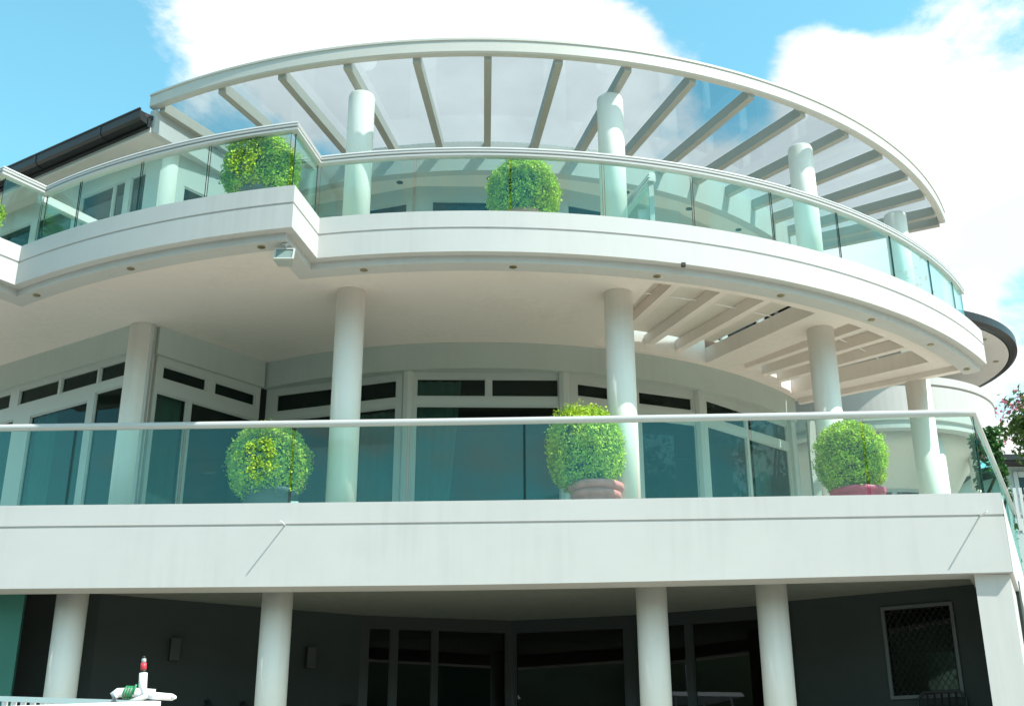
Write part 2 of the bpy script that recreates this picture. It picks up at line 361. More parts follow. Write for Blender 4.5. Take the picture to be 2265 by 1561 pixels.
def straight_rail(p0, p1, z, parent):
    d = Vector((p1[0] - p0[0], p1[1] - p0[1])).normalized(); n = Vector((d.y, -d.x))
    return MB().sweep([[(p0[0] + n.x * o, p0[1] + n.y * o, z + zz), (p1[0] + n.x * o, p1[1] + n.y * o, z + zz)] for o, zz in hp]).build('handrail', 'rail', parent)
p0, p1 = pxy(9.75, -36.2), pxy(8.0, -37.2); h2 = straight_rail(p0, p1, 7.515, house)
edged(MB().obox(p0, p1, .03, math.dist(p0, p1), 6.56, 7.52, -.006, .006).build('glass_panel', 'g_rail', h2), (3, 5))
p0, p1 = pxy(8.72, 15.5), pxy(6.9, 15.3); h3 = straight_rail(p0, p1, 7.50, house)
edged(MB().obox(p0, p1, .05, math.dist(p0, p1), 6.56, 7.505, -.006, .006).build('glass_panel', 'g_rail', h3), (3, 5))
x, y = pxy(8.66, 15.5); MB().box(x - .03, x + .03, y - .03, y + .03, 6.56, 7.5).build('rail_post', 'rail', h3)

# canopy: curved rim, radial rafters, a pane between each two
RC = 8.80; CA0, CA1 = -31.4, 63.4
rim = MB().sweep([[pol(r, CA0 + (CA1 - CA0) * i / 150, z) for i in range(151)] for r, z in
      ((RC - .02, 9.195), (RC, 9.215), (RC, 9.375), (RC + .015, 9.38), (RC + .015, 9.41), (RC - .10, 9.41), (RC - .10, 9.195))]).build('canopy_rim', 'bar', house)
raf = [-30.4] + [-23.4 + 6.2 * k for k in range(11)] + [44.6, 50.3, 55.6, 60.3, 62.9]
def radial(a, r0, r1, w, z0, z1, off=0):
    d = Vector((sin(R_(a)), -cos(R_(a)))); n = Vector((-d.y, d.x)); p0 = Vector(pxy(r0, a)) + n * off; p1 = Vector(pxy(r1, a)) + n * off
    return MB().prism([tuple(q) for q in (p0 - n * w, p1 - n * w, p1 + n * w, p0 + n * w)], z0, z1)
for a in raf: radial(a, 6.4, RC - .1, .05, 9.125, 9.285).build('rafter', 'rafter', rim)
for i in range(len(raf) - 1):
    MB().sector(6.4, RC - .1, raf[i], raf[i + 1] - .05, 9.29, 9.302, .8).build('glass_pane', 'g_can', rim)
radial(-30.7, 6.4, RC - .03, .055, 8.79, 9.15, -.05).build('side_beam', 'wall', house)
# the wall ring that carries the canopy, its soffit and downlights
MB().sector(6.25, 6.4, -30.4, 66, 8.82, 9.31).build('ring_beam', 'wall', house)
MB().sector(5.5, 6.25, -30.4, 66, 8.84, 8.88, 1).build('soffit', 'ceil', house)
MB().sector(.3, 6.3, -175, 175, 9.0, 9.1, 3).build('roof', 'roof', house)
for q in (-11.1, 1.8, 22, 33, 44, 54):
    x, y, z = pol(6.12, q, 8.84); MB().lathe([(.03, -.001), (.05, -.001), (.05, -.01), (.03, -.01)], (x, y, z), 16).build('downlight', 'lampin', house)

# ------------------------------------------------------------------ walls and windows
def grid_frame(mb, A, B, u0, u1, z0, z1, panes, o0, o1):
    us = sorted({u0, u1, *[q for p in panes for q in p[:2]]}); zs = sorted({z0, z1, *[q for p in panes for q in p[2:4]]})
    def inside(u, z): return any(p[0] < u < p[1] and p[2] < z < p[3] for p in panes)
    for j in range(len(zs) - 1):
        i = 0
        while i < len(us) - 1:
            if inside((us[i] + us[i + 1]) / 2, (zs[j] + zs[j + 1]) / 2): i += 1; continue
            k = i
            while k < len(us) - 1 and not inside((us[k] + us[k + 1]) / 2, (zs[j] + zs[j + 1]) / 2): k += 1
            mb.obox(A, B, us[i], us[k], zs[j], zs[j + 1], o0, o1); i = k
def window(A, B, u0, u1, z0, z1, panes, gm='g_win', o0=-.06, o1=.0, casing=True, fm='frame'):
    f = MB(); grid_frame(f, A, B, u0, u1, z0, z1, panes, o0, o1); w = f.build('window', fm, house)
    for p in panes:
        MB().obox(A, B, p[0] + .001, p[1] - .001, p[2] + .001, p[3] - .001, -.042, -.034).build('pane', gm, w)
        if casing:
            s = MB(); e = .022
            s.obox(A, B, p[0], p[1], p[2], p[2] + e, -.033, -.012); s.obox(A, B, p[0], p[1], p[3] - e, p[3], -.033, -.012)
            s.obox(A, B, p[0], p[0] + e, p[2] + e, p[3] - e, -.033, -.012); s.obox(A, B, p[1] - e, p[1], p[2] + e, p[3] - e, -.033, -.012)
            s.build('sash', fm, w)
    return w
def curtain(w, A, B, u0, u1, z0, z1, o=-.13, lean=0):
    d = Vector((B[0] - A[0], B[1] - A[1])).normalized(); n = Vector((d.y, -d.x)); vs = []; fs = []; k = int((u1 - u0) / .02)
    for i in range(k + 1):
        for j in range(9):
            t = j / 8; u = u0 + (u1 - u0) * i / k * (1 - lean * (1 - t)); amp = .03 * (1.2 - t * .5)
            p = Vector(A) + d * u + n * (o + amp * sin(i * .9) + .012 * sin(i * .37 + t * 2)); vs.append((p.x, p.y, z0 + (z1 - z0) * t))
    for i in range(k):
        for j in range(8): fs.append((i * 9 + j, i * 9 + j + 1, i * 9 + j + 10, i * 9 + j + 9))
    MB().add(vs, fs, True).build('curtain', 'drape', w, recalc=False)
WA, WB = (-5.0, 14.66), (-9.2, 17.37)      # left wall, seen from A leftwards; outward is towards the camera
WC = (-4.80, 14.80); WD = (-3.66, 16.15)   # the return wall that faces right
VA = [-29.6, -8.7, 11.5, 31.6, 51.6]
F0, F1 = 3.1, 5.70
# first floor, left wall: outward normal for B->A runs right-hand side, so use (WB, WA)
LA = math.dist(WA, WB); fl = lambda u: LA - u
def rev(ps): return [(fl(p[1]), fl(p[0]), p[2], p[3]) for p in ps]
pa = [(.24, .76, 5.39, 5.64), (.80, 1.58, 5.39, 5.64), (1.63, 2.52, 5.39, 5.64), (2.72, 3.6, 5.39, 5.64), (3.65, 4.5, 5.39, 5.64),
      (.24, .80, 3.15, 5.27), (.94, 2.18, 3.15, 5.18), (2.56, 3.6, 3.15, 5.2), (3.7, 4.6, 3.15, 5.2)]
w = window(WB, WA, 0, fl(.18), F0, F1, rev(pa)); curtain(w, WB, WA, fl(2.15), fl(1.75), 3.12, 5.2); curtain(w, WB, WA, fl(3.6), fl(3.0), 3.12, 5.2)
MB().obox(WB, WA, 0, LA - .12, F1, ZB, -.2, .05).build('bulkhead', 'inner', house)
lb = math.dist(WC, WD)
w = window(WC, WD, .02, lb, F0, F1, [(.12, .84, 5.39, 5.59), (.97, lb - .08, 5.39, 5.59), (.06, .56, 3.15, 5.2), (.62, lb - .06, 3.15, 5.2)])
curtain(w, WC, WD, .06, .55, 3.12, 5.25)
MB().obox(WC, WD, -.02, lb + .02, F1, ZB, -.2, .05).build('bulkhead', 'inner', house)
x, y = -4.93, 14.73; MB().box(x - .16, x + .1, y - .06, y + .2, F0, ZB - .01).build('corner_post', 'wall', house)
# curved bulkhead over the facetted windows
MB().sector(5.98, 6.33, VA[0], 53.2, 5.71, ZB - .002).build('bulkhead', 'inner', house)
RW = 6.24
fac = [(pxy(RW, VA[i]), pxy(RW, VA[i + 1])) for i in range(4)]
fw = math.dist(*fac[0]); e = .11
Z1, Z2, Z3, Z4 = 5.225, 5.345, 5.63, 5.71
pan = [
    [(.16, 1.12, Z2, Z3), (1.17, fw - .17, Z2, Z3), (.16, 1.12, 3.15, Z1), (1.17, fw - .17, 3.15, Z1)],
    [(e, fw / 2 - .03, Z2, Z3), (fw / 2 + .03, fw - e, Z2, Z3), (e, fw - e, 3.15, Z1)],
    [(.2, .98, Z2 + .04, Z3 - .03), (1.17, fw - .2, Z2 + .04, Z3 - .03), (.16, 1.0, 3.15, Z1 - .03), (1.2, fw - .16, 3.15, Z1 - .03)],
    [(.16, 1.08, Z2, Z3), (1.14, fw - .12, Z2, Z3), (.16, 1.08, 3.15, Z1), (1.14, fw - .12, 3.15, Z1)]]
wins = []
for i, (A, B) in enumerate(fac): wins.append(window(A, B, 0, fw, F0, Z4, pan[i], o0=-.07, o1=0.0))
curtain(wins[1], *fac[1], .12, .75, 3.12, 5.62, lean=.35); curtain(wins[0], *fac[0], 1.5, 2.0, 3.12, 5.2)
curtain(wins[3], *fac[3], 1.16, 1.75, 3.12, 5.2); curtain(wins[2], *fac[2], .2, .5, 3.12, 5.2)
for a in VA[1:4]:
    x, y = pxy(RW - .02, a); MB().lathe([(.085, F0), (.085, Z4)], (x, y, 0), 8, True).build('mullion_post', 'frame', house)
p0, p1 = pxy(6.3, 51.7), pxy(6.3, 53.2); MB().sector(5.7, 6.3, 51.7, 53.2, F0, 5.705, .5).build('end_pier', 'wall', house)
MB().sector(5.35, 5.6, 52.0, 53.0, F0, 5.6, .5).build('door_jamb', 'frame', house)
MB().sector(4.6, 5.3, 52.3, 52.6, F0, 5.6, .5).build('door_leaf', 'frame', house)
MB().box(4.70, 4.82, 17.86, 17.98, F0, 5.72).build('door_post', 'wall', house)
MB().box(4.98, 5.04, 18.1, 18.2, F0, 5.72).build('door_post', 'wall', house)
MB().prism([(4.70, 17.985), (4.82, 17.985), (5.06, 18.3), (4.94, 18.3)], 5.60, 5.72).build('door_head', 'wall', house)
# rooms behind the glass
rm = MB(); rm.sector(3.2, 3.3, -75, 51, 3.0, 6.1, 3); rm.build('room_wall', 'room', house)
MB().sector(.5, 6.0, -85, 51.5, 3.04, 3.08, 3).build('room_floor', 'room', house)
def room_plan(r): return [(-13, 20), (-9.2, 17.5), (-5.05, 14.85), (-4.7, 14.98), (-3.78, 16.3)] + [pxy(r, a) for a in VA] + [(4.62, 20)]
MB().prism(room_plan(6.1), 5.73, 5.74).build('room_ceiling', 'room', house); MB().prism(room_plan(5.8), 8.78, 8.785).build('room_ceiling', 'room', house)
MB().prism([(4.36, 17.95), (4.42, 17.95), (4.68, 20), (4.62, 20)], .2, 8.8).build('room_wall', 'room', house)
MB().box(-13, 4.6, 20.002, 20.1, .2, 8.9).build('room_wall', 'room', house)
# upper floor
RU = 5.95; facu = [(pxy(RU, VA[i]), pxy(RU, VA[i + 1])) for i in range(4)]; fu = math.dist(*facu[0])
for i, (A, B) in enumerate(facu):
    window(A, B, 0, fu, 6.55, 8.84, [(.2, fu - .2, 6.62, 8.60)] if i in (1, 2) else [(.18, .98, 6.62, 8.6), (1.12, fu - .18, 6.62, 8.6)], o0=-.08, casing=True)
window(WB, WA, 0, LA, 6.55, 8.80, rev([(.3, .62, 6.62, 8.54), (.74, .98, 6.62, 8.54), (1.0, 1.72, 6.62, 8.54), (1.9, 2.75, 6.62, 8.46), (2.9, 3.7, 6.62, 8.46), (3.9, 4.6, 6.62, 8.46)]), o0=-.08)
lu = math.dist(WC, pxy(RU, VA[0])); window(WC, pxy(RU, VA[0]), 0, lu, 6.55, 8.84, [(.14, lu - .14, 6.62, 8.35)], o0=-.08)
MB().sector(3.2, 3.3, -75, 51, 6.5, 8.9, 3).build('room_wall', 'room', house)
# left roof: eave lining, gutter in lengths, tiled slope
E0, E1 = Vector((-5.07, 14.10)), Vector((-9.6, 17.02)); ed_ = (E1 - E0).normalized(); en = Vector((-ed_.y, ed_.x)) * -1
if en.y > 0: en = -en
inn = -en
so_ = [E0 + inn * .06, E1 + inn * .06, E1 + inn * 3, Vector((-3.2, 17.2)), Vector(pxy(6.4, -30.9))]
MB().prism([tuple(q) for q in so_], 8.80, 8.83).build('eave_lining', 'soffit', house)
MB().obox(tuple(E1), tuple(E0), 0, (E1 - E0).length, 8.775, 8.85, -.12, -.06).build('eave_batten', 'soffit', house)
cuts = [0, .85, 2.3, 3.8, 5.3]
for i in range(4):
    a, b2 = E0 + ed_ * (cuts[i] + .004), E0 + ed_ * (cuts[i + 1] - .004); pr = []
    for o, z in ((0, 8.875), (.10, 8.885), (.135, 8.92), (.14, 9.04), (.155, 9.045), (.155, 9.065), (.125, 9.065), (.12, 9.03), (0, 9.03)):
        pr.append([(a.x + en.x * o, a.y + en.y * o, z), (b2.x + en.x * o, b2.y + en.y * o, z)])
    g = MB().sweep(pr).build('gutter', 'black', house)
    if i: MB().sweep([[(E0.x + ed_.x * (cuts[i] + s) + en.x * o, E0.y + ed_.y * (cuts[i] + s) + en.y * o, z) for s in (-.03, .03)] for o, z in ((0, 8.868), (.105, 8.878), (.144, 8.918), (.148, 9.035), (0, 9.035))]).build('gutter_joint', 'black', g)
r0 = [E0 + en * .05, E1 + en * .05, E1 + inn * 4.5, E0 + inn * 4.5]
MB().add([(q.x, q.y, z) for q, z in zip(r0, (9.03, 9.03, 9.55, 9.55))] + [(q.x, q.y, z - .06) for q, z in zip(r0, (9.03, 9.03, 9.55, 9.55))],
         [(0, 1, 2, 3), (7, 6, 5, 4), (0, 4, 5, 1), (1, 5, 6, 2), (2, 6, 7, 3), (3, 7, 4, 0)]).build('roof', 'roof', house)
MB().obox(tuple(E1), tuple(E0), 0, (E1 - E0).length, 8.84, 9.02, -.06, -.01).build('fascia_board', 'black', house)

# ------------------------------------------------------------------ front beam of the first-floor terrace
FL, FR = Vector((-8.6, 13.163)), Vector((5.361, 12.592)); fd = (FR - FL).normalized(); fn = Vector((fd.y, -fd.x)); flen = (FR - FL).length
SD = Vector((sin(R_(24.5)), cos(R_(24.5)))); SN = Vector((SD.y, -SD.x))
def front(t, z, o=0, bow=.05):
    """a point t metres along the front from its left end, o metres behind the face"""
    p = FL + fd * t - fn * o; s = (t / flen - .62) / .38; bw = bow * max(0, 1 - s * s); return (p.x - fn.x * bw, p.y - fn.y * bw, z)
def bot(t): return 2.262 + .07 * max(0, (t / flen - .55) / .45) ** 1.5
nseg = 40; bp_ = [(0, 3.2), (0, 2.962), (.018, 2.957), (.018, 2.940), (0, 2.935), (0, None), (.36, None), (.36, 3.2)]
rows = []
for o, z in bp_:
    rows.append([front((flen - o * .0) * i / nseg, bot(flen * i / nseg) if z is None else z, o) for i in range(nseg + 1)])
MB().sweep(rows).build('front_beam', 'wall', house)
# right side wall under the terrace edge, running back
c0 = Vector(front(flen, 0)[:2]) - fn * .10 + SD * 0; side = [c0 + fd * -.0, c0 + SD * 9, c0 + SD * 9 - fd * .38, c0 - fd * .38]
MB().prism([tuple(q) for q in side], -1.6, 2.325).build('side_pier', 'wall', house)
cc = Vector(front(flen, 0)[:2]); s2 = [cc + fd * .002, cc + SD * 9 + fd * .002, cc + SD * 9 - fd * .3, cc - fd * .3 - fn * .36]
MB().prism([tuple(q) for q in (cc + fd * .003, cc + SD * 9 + fd * .003, cc + SD * 9 - fd * .34, cc - fn * .362 - fd * .34, cc - fn * .362 + fd * -.0)], 2.327, 3.199).build('side_beam', 'wall', house)
# deck and its underside
dk = [front(0, 0, .3)[:2], front(flen, 0, .3)[:2], tuple(cc + SD * 9 - fd * .2), (2, 24), (-8.6, 22)]
MB().prism(dk, 2.98, 3.05).build('terrace_deck', 'deck', house)
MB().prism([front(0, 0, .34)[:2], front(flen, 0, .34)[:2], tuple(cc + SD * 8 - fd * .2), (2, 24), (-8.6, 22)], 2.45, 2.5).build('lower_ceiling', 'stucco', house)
# lower handrail and glass
IN = .13; SD2 = Vector((sin(R_(26.3)), cos(R_(26.3))))
rp_ = [front(flen * i / nseg - (IN if i == nseg else 0), 4.165, IN, .03) for i in range(nseg + 1)]; rc = Vector(rp_[-1])
lh = MB().tube(rp_ + [tuple(rc + Vector((*SD2, 0)) * 5.5)], .043, 14).build('handrail', 'rail', house)
jt = [.9, 2.2, 3.49, 4.78, 6.06, 7.40, 8.74, 10.03, 11.32, 12.59, flen - IN - .004]
for i in range(len(jt) - 1):
    a, b2 = front(jt[i] + .014, 0, IN, .03), front(jt[i + 1] - .014, 0, IN, .03)
    edged(MB().obox(a, b2, 0, math.dist(a, b2), 3.202, 4.13, -.006, .006).build('glass_panel', 'g_rail', lh), (3, 5))
for k in range(4):
    a = rc.xy + SD2 * (.02 + 1.35 * k); b2 = rc.xy + SD2 * (1.34 + 1.35 * k)
    edged(MB().obox(tuple(a), tuple(b2), 0, (b2 - a).length, 3.202, 4.13, -.006, .006).build('glass_panel', 'g_rail', lh), (3, 5))
for t_ in ((-2.546 - FL.x) / fd.x, (5.103 - FL.x) / fd.x):
    p = Vector(front(t_, 2.945)); q = p + Vector((fn.x, fn.y, -.02)).normalized() * .23
    MB().tube([p - (q - p) * .3, q], [.008, .008], 12).build('spout', 'pvc', house)
MB().box(-2.53, -2.45, 13.12, 13.2, 3.2, 3.26).build('drain_cap', 'pvc', house)

# ------------------------------------------------------------------ ground floor
for x, y in ((-5.11, 13.74), (-2.73, 13.74), (1.60, 13.66), (2.97, 13.58)):
    MB().lathe([(.178, .2), (.178, 2.452)], (x, y, 0), 48).build('column', 'column', house)
MB().prism([(-8.6, 12.4), (5.2, 12.2), (9, 21), (2, 24), (-8.6, 22)], -1.6, .2).build('terrace', 'tiles', kind='structure', label='raised ground-floor terrace under the house')
GW = [(-5.05, 14.5), (-2.07, 16.3), (-.03, 16.84), (1.59, 16.37), (3.3, 15.55), (3.57, 15.19), (5.9, 13.78)]
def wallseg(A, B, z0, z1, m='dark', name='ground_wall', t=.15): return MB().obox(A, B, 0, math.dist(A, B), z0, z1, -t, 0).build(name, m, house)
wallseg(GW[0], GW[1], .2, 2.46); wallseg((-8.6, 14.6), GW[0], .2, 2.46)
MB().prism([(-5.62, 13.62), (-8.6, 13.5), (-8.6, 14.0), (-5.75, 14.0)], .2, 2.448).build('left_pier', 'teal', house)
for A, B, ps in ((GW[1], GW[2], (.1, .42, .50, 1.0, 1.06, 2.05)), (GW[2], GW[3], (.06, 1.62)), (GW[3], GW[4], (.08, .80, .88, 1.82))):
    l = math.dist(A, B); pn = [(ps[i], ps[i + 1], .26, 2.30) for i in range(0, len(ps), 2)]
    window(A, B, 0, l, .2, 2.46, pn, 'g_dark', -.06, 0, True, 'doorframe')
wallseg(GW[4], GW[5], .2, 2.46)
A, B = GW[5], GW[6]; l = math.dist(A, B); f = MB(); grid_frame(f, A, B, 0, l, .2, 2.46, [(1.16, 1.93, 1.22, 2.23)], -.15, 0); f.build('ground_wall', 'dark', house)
gwn = window(A, B, 1.12, 1.97, 1.18, 2.27, [(1.16, 1.93, 1.22, 2.23)], 'g_dark', .002, .035, False, 'screenframe')
ms = MB(); dd = Vector((B[0] - A[0], B[1] - A[1])).normalized(); nn = Vector((dd.y, -dd.x))
def wp(u, z, o): q = Vector(A) + dd * u + nn * o; return (q.x, q.y, z)
for k in range(-12, 14):
    for sgn in (1, -1):
        u0 = 1.16 + k * .075; pts = []
        for s in range(0, 41):
            z = 1.22 + 1.01 * s / 40; u = u0 + (z - 1.22) * .7 if sgn > 0 else u0 + .7 - (z - 1.22) * .7
            if 1.165 < u < 1.925: pts.append((u, z))
        if len(pts) > 2: ms.tube([wp(*pts[0], .015), wp(*pts[-1], .015)], .0035, 4, False)
ms.build('screen_mesh', 'screen', gwn)
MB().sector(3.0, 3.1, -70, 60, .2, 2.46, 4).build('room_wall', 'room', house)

# round stair tower at the right-hand back of the house
TC = (7.25, 23.1)
tw = MB(); tw.sector(1.35, 1.5, -120, 170, -1.6, 8.44, 3, TC); tower = tw.build('stair_tower', 'wall', house)
pr = [(2.32, 6.62), (2.5, 6.62), (2.5, 7.28), (2.46, 7.285), (2.46, 7.36), (2.5, 7.37), (2.5, 7.5), (2.32, 7.5)]
pr = [(2.30, 6.46), (2.52, 6.46), (2.52, 6.53), (2.44, 6.54), (2.44, 6.62), (2.50, 6.63), (2.50, 7.28), (2.47, 7.285), (2.47, 7.31), (2.52, 7.32), (2.52, 7.47), (2.30, 7.47)]
MB().sweep([[pol(r, -130 + 300 * i / 100, z, TC) for i in range(101)] for r, z in pr], smooth=False).build('parapet', 'wall', tower)
MB().lathe([(2.33, 6.50), (1.9, 6.2), (1.45, 5.5), (1.4, 5.3)], (*TC, 0), 64).build('tower_soffit', 'ceil', tower)
MB().sector(.1, 2.95, -130, 175, 8.43, 8.46, 2.5, TC).build('eave_lining', 'soffit', tower)
MB().sweep([[pol(r, -130 + 305 * i / 120, z, TC) for i in range(121)] for r, z in ((2.93, 8.43), (3.03, 8.43), (3.1, 8.48), (3.1, 8.64), (3.06, 8.64), (3.03, 8.62), (2.93, 8.62))]).build('gutter', 'black', tower)
MB().lathe([(3.0, 8.62), (.1, 9.7)], (*TC, 0), 60).build('roof', 'roof', tower)
for q in (20, 45, 75):
    x, y, z = pol(2.7, q, 8.43, TC); MB().lathe([(.03, -.001), (.055, -.001), (.055, -.01), (.03, -.01)], (x, y, z), 14).build('downlight', 'brass', tower)
for q in (-35, 18, 55):
    x, y = pxy(2.1, q, TC); MB().lathe([(.16, -1.6), (.16, 6.5)], (x, y, 0), 32).build('column', 'column', tower)
for q in (-12, 8, 34, 62):
    MB().sector(1.5, 1.515, q - 8, q + 8, 3.6, 5.5, 2, TC).build('window', 'g_dark', tower)
MB().sector(2.3, 2.5, -130, 170, 3.6, 4.2, 3, TC).build('parapet', 'wall', tower)
MB().sector(1.5, 2.35, -130, 170, 3.5, 3.6, 3, TC).build('tower_deck', 'deck', tower)

# ------------------------------------------------------------------ clipped bushes in pots
rng = np.random.default_rng(7)
def leaf_cloud(pts, nrm, size, asp=.62, jit=.7):
    """one small folded leaf per point, roughly facing along nrm"""
    n = len(pts); nr = nrm + rng.normal(0, jit, (n, 3)); nr /= np.linalg.norm(nr, axis=1)[:, None] + 1e-9
    t = rng.normal(0, 1, (n, 3)); t -= (t * nr).sum(1)[:, None] * nr; t /= np.linalg.norm(t, axis=1)[:, None] + 1e-9
    b = np.cross(nr, t); s = (size * rng.uniform(.6, 1.25, n))[:, None]
    v = np.stack([pts - t * s, pts + b * s * asp + nr * s * .22, pts + t * s, pts - b * s * asp + nr * s * .22], 1).reshape(-1, 3)
    f = np.arange(n * 4).reshape(-1, 4)
    return v.tolist(), [tuple(q) for q in f.tolist()]
def np_mesh(name, v, f, m):
    me = bpy.data.meshes.new(name); me.from_pydata(v, [], f); me.materials.append(M[m]); return me
def bush_mesh(seed, rx, rz, n=21000, nc=1100):
    """leaves gathered in small shoots over a clipped, slightly lumpy body"""
    r = np.random.default_rng(seed); e = 2.5
    def surf(d):
        k = ((d[:, :2] ** 2).sum(1) ** (e / 2) + np.abs(d[:, 2]) ** e) ** (-1 / e)
        ph = np.sin(d[:, 0] * 5 + seed) * np.sin(d[:, 1] * 6 + 2 * seed) * np.sin(d[:, 2] * 5 + 1.3 * seed)
        return k * (1 + .07 * ph)
    c = r.normal(0, 1, (nc, 3)); c /= np.linalg.norm(c, axis=1)[:, None]; cr_ = surf(c) * r.normal(.965, .05, nc)
    i = r.integers(0, nc, n); t = r.random(n) ** .7
    d = c[i] + r.normal(0, .07, (n, 3)) * (.5 + t[:, None]); d /= np.linalg.norm(d, axis=1)[:, None]
    rad = cr_[i] - .10 + .13 * t + r.normal(0, .012, n)
    st = r.random(n) > .985; rad[st] += r.uniform(.02, .10, st.sum())
    p = d * rad[:, None] * np.array([rx, rx, rz]); low = p[:, 2] < 0; p[low, :2] *= (1 - .16 * (p[low, 2] / rz) ** 2)[:, None]
    p[:, 2] += rz
    return leaf_cloud(p, d * .8 + np.array([0, 0, .3]), .0185)
bv = [np_mesh('foliage', *bush_mesh(s, .46, .50), 'leaf') for s in (3, 8, 14, 21, 30, 41)]
def pot_profile(kind):
    if kind == 'urn': return [(.20, 0), (.235, .05), (.25, .2), (.262, .30), (.285, .31), (.30, .335), (.30, .375), (.275, .385), (.27, .40), (.325, .415), (.335, .44), (.335, .475), (.32, .485), (.285, .48), (.28, .42)]
    if kind == 'bowl': return [(.22, 0), (.26, .1), (.285, .25), (.29, .29), (.315, .30), (.32, .36), (.30, .37), (.27, .365), (.265, .31)]
    return [(.26, 0), (.285, .1), (.305, .36), (.325, .365), (.33, .42), (.31, .43), (.29, .425), (.285, .37)]
def bush(loc, label, kind, potm, mesh, sx, sz, zoff, rot, lean=(0, 0)):
    t = thing('potted_bush', loc, label, 'potted plant', 'clipped bushes in pots on the balconies')
    x, y, z = loc; pp = pot_profile(kind); pot = MB().lathe(pp, loc, 36).build('pot', potm, t)
    MB().lathe([(.27, pp[-1][1] + .005), (.02, pp[-1][1] + .03)], loc, 24).build('soil', 'soil', pot)
    MB().tube([(x, y, z + .3), (x + .02, y, z + .6), (x + lean[0], y + lean[1], z + zoff + .45)], [.03, .025, .02], 8).build('stem', 'wood', t)
    MB().lathe([(.05, .10), (.26 * sx, .2), (.37 * sx, .45 * sz), (.36 * sx, .66 * sz), (.24 * sx, .85 * sz), (.03, .92 * sz)], (x + lean[0], y + lean[1], z + zoff), 20).build('twig_core', 'core', t)
    o = bpy.data.objects.new('foliage', mesh); sc.collection.objects.link(o); o.parent = t; o.location = (lean[0], lean[1], zoff); o.rotation_euler.z = rot; o.scale = (sx, sx, sz)
    return t
DZ = 3.05; UZ = 6.55
bush((-2.86, 13.5, DZ), 'round clipped bush in a grey tub on the lower terrace, leftmost of three', 'tub', 'grey', bv[0], 1.0, .93, .26, .3, (-.03, 0))
bush((.98, 13.5, DZ), 'tall clipped bush in a pink terracotta urn at the middle of the lower terrace', 'urn', 'terra', bv[1], .96, 1.04, .38, 1.1, (-.11, 0))
bush((4.02, 13.34, DZ), 'round clipped bush in a crimson pot at the right end of the lower terrace', 'bowl', 'magenta', bv[2], .87, .86, .30, 2.2, (-.04, 0))
bush((*pxy(9.35, -15.9), UZ), 'clipped bush behind glass at the jutting corner of the upper balcony', 'tub', 'grey', bv[3], .98, .95, .25, 2.9)
bush((*pxy(8.4, 4.5), UZ), 'clipped bush behind the middle of the curved upper balcony glass', 'tub', 'terra', bv[4], .98, .95, .25, 4.0)
bush((-7.22, 13.8, UZ), 'clipped bush at the far left of the upper balcony, cut by the frame', 'tub', 'grey', bv[5], .95, .95, .25, 5.0)

# ------------------------------------------------------------------ floodlight, box, wall lamps, chairs
fl_ = thing('floodlight', (-2.57, 12.02, 5.974), 'small grey floodlight hanging under the corner of the upper balcony', 'lamp')
x, y, z = -2.57, 12.02, 5.974
MB().lathe([(.05, -.001), (.05, -.02), (.02, -.03), (.02, -.075)], (x, y, z), 16).build('mount', 'lampbody', fl_)
MB().tube([(x - .085, y, z - .15), (x - .085, y, z - .07), (x + .085, y, z - .07), (x + .085, y, z - .15)], .009, 6).build('bracket', 'lampbody', fl_)
hd = MB(); fr = [(-.115, -.085), (.115, -.085), (.115, .085), (-.115, .085)]
til = Matrix.Rotation(R_(-22), 3, 'X')
def tl(u, v, w): q = til @ Vector((u, w, v)); return (x + q.x, y + q.y, z - .165 + q.z)
hd.hexa([tl(u * .7, v * .7, .09) for u, v in fr], [tl(u, v, -.04) for u, v in fr]).build('housing', 'lampbody', fl_)
MB().hexa([tl(u * .84, v * .8, -.042) for u, v in fr], [tl(u * .84, v * .8, -.048) for u, v in fr]).build('lens', 'lens', fl_)
ff = MB()
for a, b2 in ((0, 1), (1, 2), (2, 3), (3, 0)):
    ff.hexa([tl(*fr[a], -.0405), tl(*fr[b2], -.0405), tl(*fr[b2], -.062), tl(*fr[a], -.062)], [tl(*(q * .84 for q in fr[a]), -.0405), tl(*(q * .84 for q in fr[b2]), -.0405), tl(*(q * .84 for q in fr[b2]), -.062), tl(*(q * .84 for q in fr[a]), -.062)])
ff.build('lens_frame', 'frame', fl_)
bx = thing('planter_box', (*pxy(8.55, 14.95), UZ), 'small white box standing behind the upper balcony glass by the column', 'box')
x, y = pxy(8.55, 14.95); MB().prism([(x - .065, y - .065), (x + .065, y - .065), (x + .065, y + .065), (x - .065, y + .065)], UZ, 7.10).build('box_body', 'wall', bx)
MB().box(x - .07, x + .07, y - .07, y + .07, 7.101, 7.125).build('box_lid', 'wall', bx)
gd = Vector((GW[1][0] - GW[0][0], GW[1][1] - GW[0][1])).normalized(); gn = Vector((gd.y, -gd.x))
for u, lb_ in ((.95, 'small grey wall lamp on the dark ground-floor wall, left of the second column'), (2.75, 'small grey wall lamp on the dark ground-floor wall, right of the second column')):
    q = Vector(GW[0]) + gd * u; t = thing('wall_lamp', (q.x, q.y, 1.75), lb_, 'lamp', 'wall lamps under the terrace')
    MB().obox(GW[0], GW[1], u - .05, u + .05, 1.72, 1.95, .001, .02).build('back_plate', 'lampgrey', t)
    MB().obox(GW[0], GW[1], u - .06, u + .06, 1.7, 1.97, .02, .10).build('lamp_body', 'lampgrey', t)
